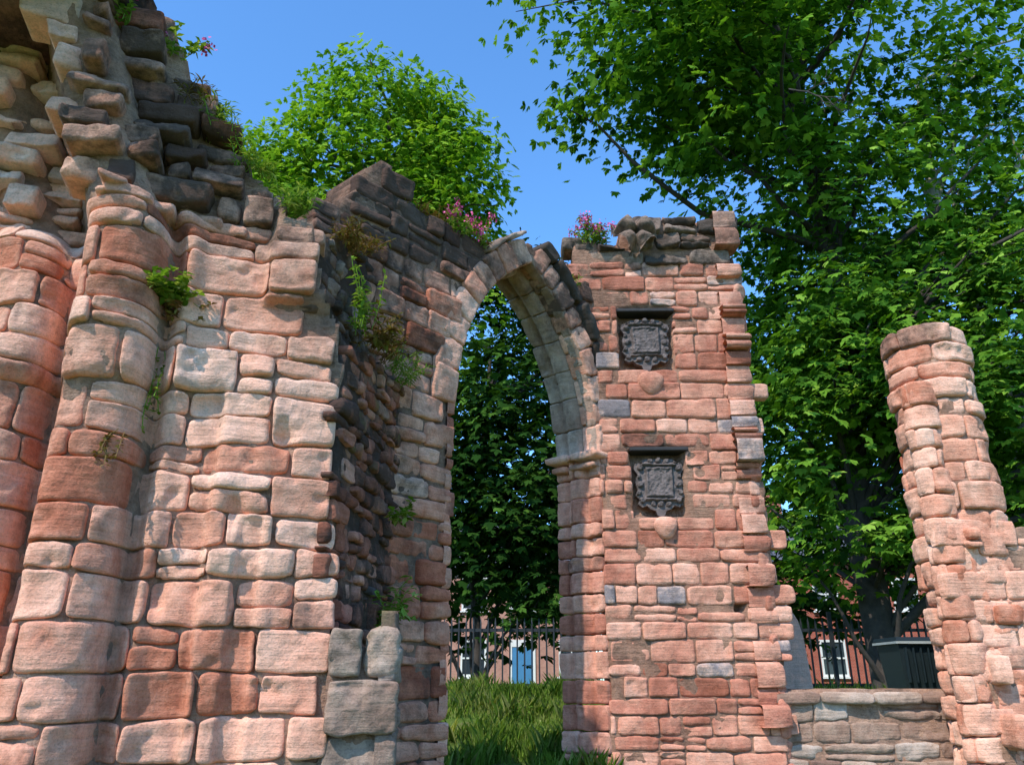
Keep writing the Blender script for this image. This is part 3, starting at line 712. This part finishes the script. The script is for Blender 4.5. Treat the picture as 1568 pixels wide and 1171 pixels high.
# ---------------------------------------------------------------- weeds
def weed(name,p,h,n,mat,flowers=0,out=(0,0,0),leafL=.06,hang=0.0,dens=7,wid=.35,lw=.22):
    rgw=np.random.default_rng(int(abs(p[0]*1000)+abs(p[2]*777)))
    LV=[];LT=[];FV=[];SV=[];SF=[]
    for i in range(n):
        q=np.array(p,float)+rgw.normal(0,.05,3)*np.array([1,1,.2]); d=np.array([rgw.normal(0,wid),rgw.normal(0,wid),1.0])+np.array(out)
        d/=np.linalg.norm(d); hh=h*rgw.uniform(.5,1.15); pts=[]
        for k in range(dens):
            pts.append(q.copy()); q=q+d*hh/dens; d=d+rgw.normal(0,.10,3)+np.array([0,0,-hang*.25]); d/=np.linalg.norm(d)
            for s in range(3):
                ld=rgw.normal(0,1,3); ld[2]=ld[2]*.4+.15; ld/=np.linalg.norm(ld); sd=np.cross(ld,[0,0,1]); sd/=np.linalg.norm(sd)+1e-6
                l=leafL*rgw.uniform(.5,1.3); w=l*lw
                LV+= [q,q+ld*l*.5+sd*w,q+ld*l+np.array([0,0,-.2*l]),q+ld*l*.5-sd*w]; LT+=[rgw.uniform(0,1)]*4
        pts.append(q.copy()); tube(SV,SF,pts,[.0035]*len(pts),3)
        if i<flowers:
            for s in range(26):
                c=q+rgw.normal(0,.026,3)+np.array([0,0,rgw.uniform(-.05,.04)]); a=rgw.normal(0,1,3);a/=np.linalg.norm(a);b_=np.cross(a,rgw.normal(0,1,3));b_/=np.linalg.norm(b_)
                FV+=[c-a*.014,c-b_*.014,c+a*.014,c+b_*.014]
    V=np.array(LV+FV+[v for v in SV]); nl=len(LV); nf=len(FV)
    F=[list(range(i,i+4)) for i in range(0,nl+nf,4)]+[[nl+nf+k for k in f] for f in SF]
    mi=[0]*(nl//4)+[1]*(nf//4)+[0]*len(SF)
    T=np.zeros((len(V),3)); T[:nl,0]=LT; T[nl:,0]=.5
    return mesh_obj(name,V,F,None,T,False,mats=[mat,M_flower],midx=mi)
def LP(s,z,d=.05): return tuple(LW(np.array([float(s)]),np.array([float(z)]),np.array([float(d)]))[0])
def AP(s,z,d=0.0): return tuple(AW(np.array([float(s)]),np.array([float(z)]),np.array([float(d)]))[0])
for s,z in ((-2.0,6.0),(-1.85,5.9),(-1.74,5.85)): weed('valerian_plant',LP(s,z,.0),.40,9,M_weed,5)
for s,z in ((-1.2,5.42),(-1.08,5.33),(-.98,5.25),(-.86,5.05),(-.70,4.98)): weed('wall_grass_tuft',LP(s,z,-.02),.22,10,M_dry if s<-1.1 else M_weed,0,leafL=.07,lw=.08)
weed('valerian_plant',LP(-1.38,5.80,-.05),.22,6,M_weed,2)
weed('wall_shrub',LP(-1.24,3.92,.02),.16,9,M_weed,0,out=(.2,-1.0,.5),leafL=.065,hang=.5,lw=.34,wid=.9)
weed('wall_shrub',LP(-1.12,3.90,.02),.20,8,M_weed,0,out=(.6,-.8,.5),leafL=.065,hang=.5,lw=.34,wid=.9)
weed('wall_shrub',LP(-1.16,3.84,.02),.18,7,M_dry,0,out=(.3,-.8,.0),leafL=.05,hang=.5,lw=.3,wid=.9)
weed('creeping_plant',LP(-1.2,3.6,.03),.5,6,M_weed,0,out=(-.1,-.3,-2.2),leafL=.04,hang=.6,lw=.3)
weed('creeping_plant',LP(-1.36,3.0,.03),.25,4,M_dry,0,out=(.0,-.3,-1.6),leafL=.035,hang=.6,lw=.3)
weed('fern_plant',(-1.08,5.25,3.95),.45,9,M_weed,0,out=(.3,-.4,.7),leafL=.06,hang=.3)
weed('fern_plant',(-1.05,5.4,3.9),.3,10,M_dry,0,out=(.5,-.3,.0),leafL=.07,hang=.8)
for y in (5.5,5.8,6.1,6.35): weed('wall_grass_tuft',(-1.02+.1*(y-5.5),y,3.95),.24,10,M_weed if y>6 else M_dry,0,out=(.4,-.1,0),leafL=.07,lw=.09,hang=.4)
for y,z in ((5.3,4.75),(5.6,4.8),(5.9,4.95),(6.2,5.1)): weed('wall_grass_tuft',(-1.28,y,z),.16,14,M_dry,0,out=(.4,-.2,0),leafL=.07,lw=.09,hang=.3)
weed('fern_plant',(-.95,6.1,1.95),.4,12,M_weed,0,out=(.4,-.3,.4),leafL=.08,hang=.5)
weed('wall_shrub',(-.93,6.2,2.75),.15,5,M_weed,0,out=(.8,-.3,.2),leafL=.07,hang=.4,lw=.35)
for s in (-.45,-.5): weed('wall_grass_tuft',LP(s,4.75,-.1),.2,9,M_weed,0,leafL=.07,lw=.12)
for s in (-.05,.12,.28): weed('valerian_plant',AP(s,5.80,-.05),.28,8,M_weed,5)
for s in (-.6,-.4,-.2,.4): weed('wall_grass_tuft',AP(s,5.80,-.1),.2,10,M_dry,0,leafL=.08,lw=.09)
weed('wall_grass_tuft',AP(1.75,5.95,-.1),.22,16,M_dry,0,leafL=.07,lw=.12)
weed('wall_grass_tuft',AP(1.95,6.0,-.1),.16,16,M_weed,0,leafL=.07,lw=.12)
weed('valerian_plant',(.95,8.7,6.72),.34,14,M_weed,12)
weed('valerian_plant',(1.08,8.75,6.72),.28,12,M_weed,10)
for x,y in ((-.35,9.4),(.35,9.9),(.1,11.5)): weed('meadow_weed',(x,y,float(gh(np.array([x]),np.array([y]))[0])),.34,6,M_weed,0,leafL=.06,lw=.12,wid=.2)

# ---------------------------------------------------------------- grass
def grass(n,x0,x1,y0,y1,h,rgg):
    x=rgg.uniform(x0,x1,n); y=rgg.uniform(y0,y1,n); z=gh(x,y)
    k=(vnoise(np.stack([x*1.6,y*1.6,0*x],1))>-.35); x=x[k];y=y[k];z=z[k]; n=len(x)
    hh=h*rgg.uniform(.3,1.25,n)*(1+.7*vnoise(np.stack([x*2.5,y*2.5,0*x+5],1)))
    a=rgg.uniform(0,6.28,n); ln=rgg.uniform(.05,.7,n); w=rgg.uniform(.003,.006,n)
    b=np.stack([x,y,z-.02],1); l=np.stack([np.cos(a)*ln,np.sin(a)*ln,np.ones(n)],1)*hh[:,None]; s=np.stack([-np.sin(a),np.cos(a),0*a],1)*w[:,None]
    m=b+l*np.array([.35,.35,.6]); t=b+l
    V=np.stack([b-s,b+s,m+s*.8,t,m-s*.8],1).reshape(-1,3)
    F=np.arange(len(V)).reshape(-1,5)
    T=np.repeat(np.clip(rgg.uniform(.1,1.0,n)+.3*vnoise(np.stack([x*1.5,y*1.5,0*x+9],1)),0,1),5)
    return V,F,np.stack([T,T,T],1)
G=[grass(15000,-1.0,.95,8.3,14.5,.21,rg),grass(5000,-1.5,4,3.5,8.3,.08,rg),grass(9000,-6,12,9.8,16,.17,rg)]
VV=[];FF=[];TT=[];n=0
for v,f,t in G: VV.append(v);FF.append(f+n);TT.append(t);n+=len(v)
mesh_obj('grass',np.concatenate(VV),np.concatenate(FF),M_weed,np.concatenate(TT),False)

# ---------------------------------------------------------------- light, sky, camera
S=np.array([-.42,-.62,.80]); S/=np.linalg.norm(S)
el=math.asin(S[2]); az=math.atan2(S[0],S[1])
w=bpy.data.worlds.new('World'); bpy.context.scene.world=w; w.use_nodes=True
nt=w.node_tree; bg=nt.nodes['Background']; sk=nt.nodes.new('ShaderNodeTexSky'); sk.sky_type='NISHITA'; sk.sun_disc=False
sk.sun_elevation=el; sk.sun_rotation=az%(2*math.pi); sk.air_density=1.0; sk.dust_density=.4; sk.ozone_density=1.5
mc=mix(nt,1.0,sk.outputs[0],(1.20,2.0,2.65),'MULTIPLY')
nt.links.new(mc,bg.inputs[0]); bg.inputs[1].default_value=.135
sd=bpy.data.lights.new('sun','SUN'); sd.energy=5.0; sd.angle=rad(.53); sd.color=(1,.95,.86)
so=bpy.data.objects.new('sun',sd); COL.objects.link(so); so.rotation_euler=Vector(S).to_track_quat('Z','Y').to_euler()
cam=bpy.data.cameras.new('camera'); cam.sensor_width=36; cam.lens=36*1220/1568; cam.clip_end=2000; cam.clip_start=.05
co=bpy.data.objects.new('camera',cam); COL.objects.link(co); co.location=(0,0,1.6); co.rotation_euler=(rad(90+20.5),0,0)
sc=bpy.context.scene; sc.camera=co
sc.view_settings.view_transform='Standard'; sc.view_settings.look='None'; sc.view_settings.exposure=0
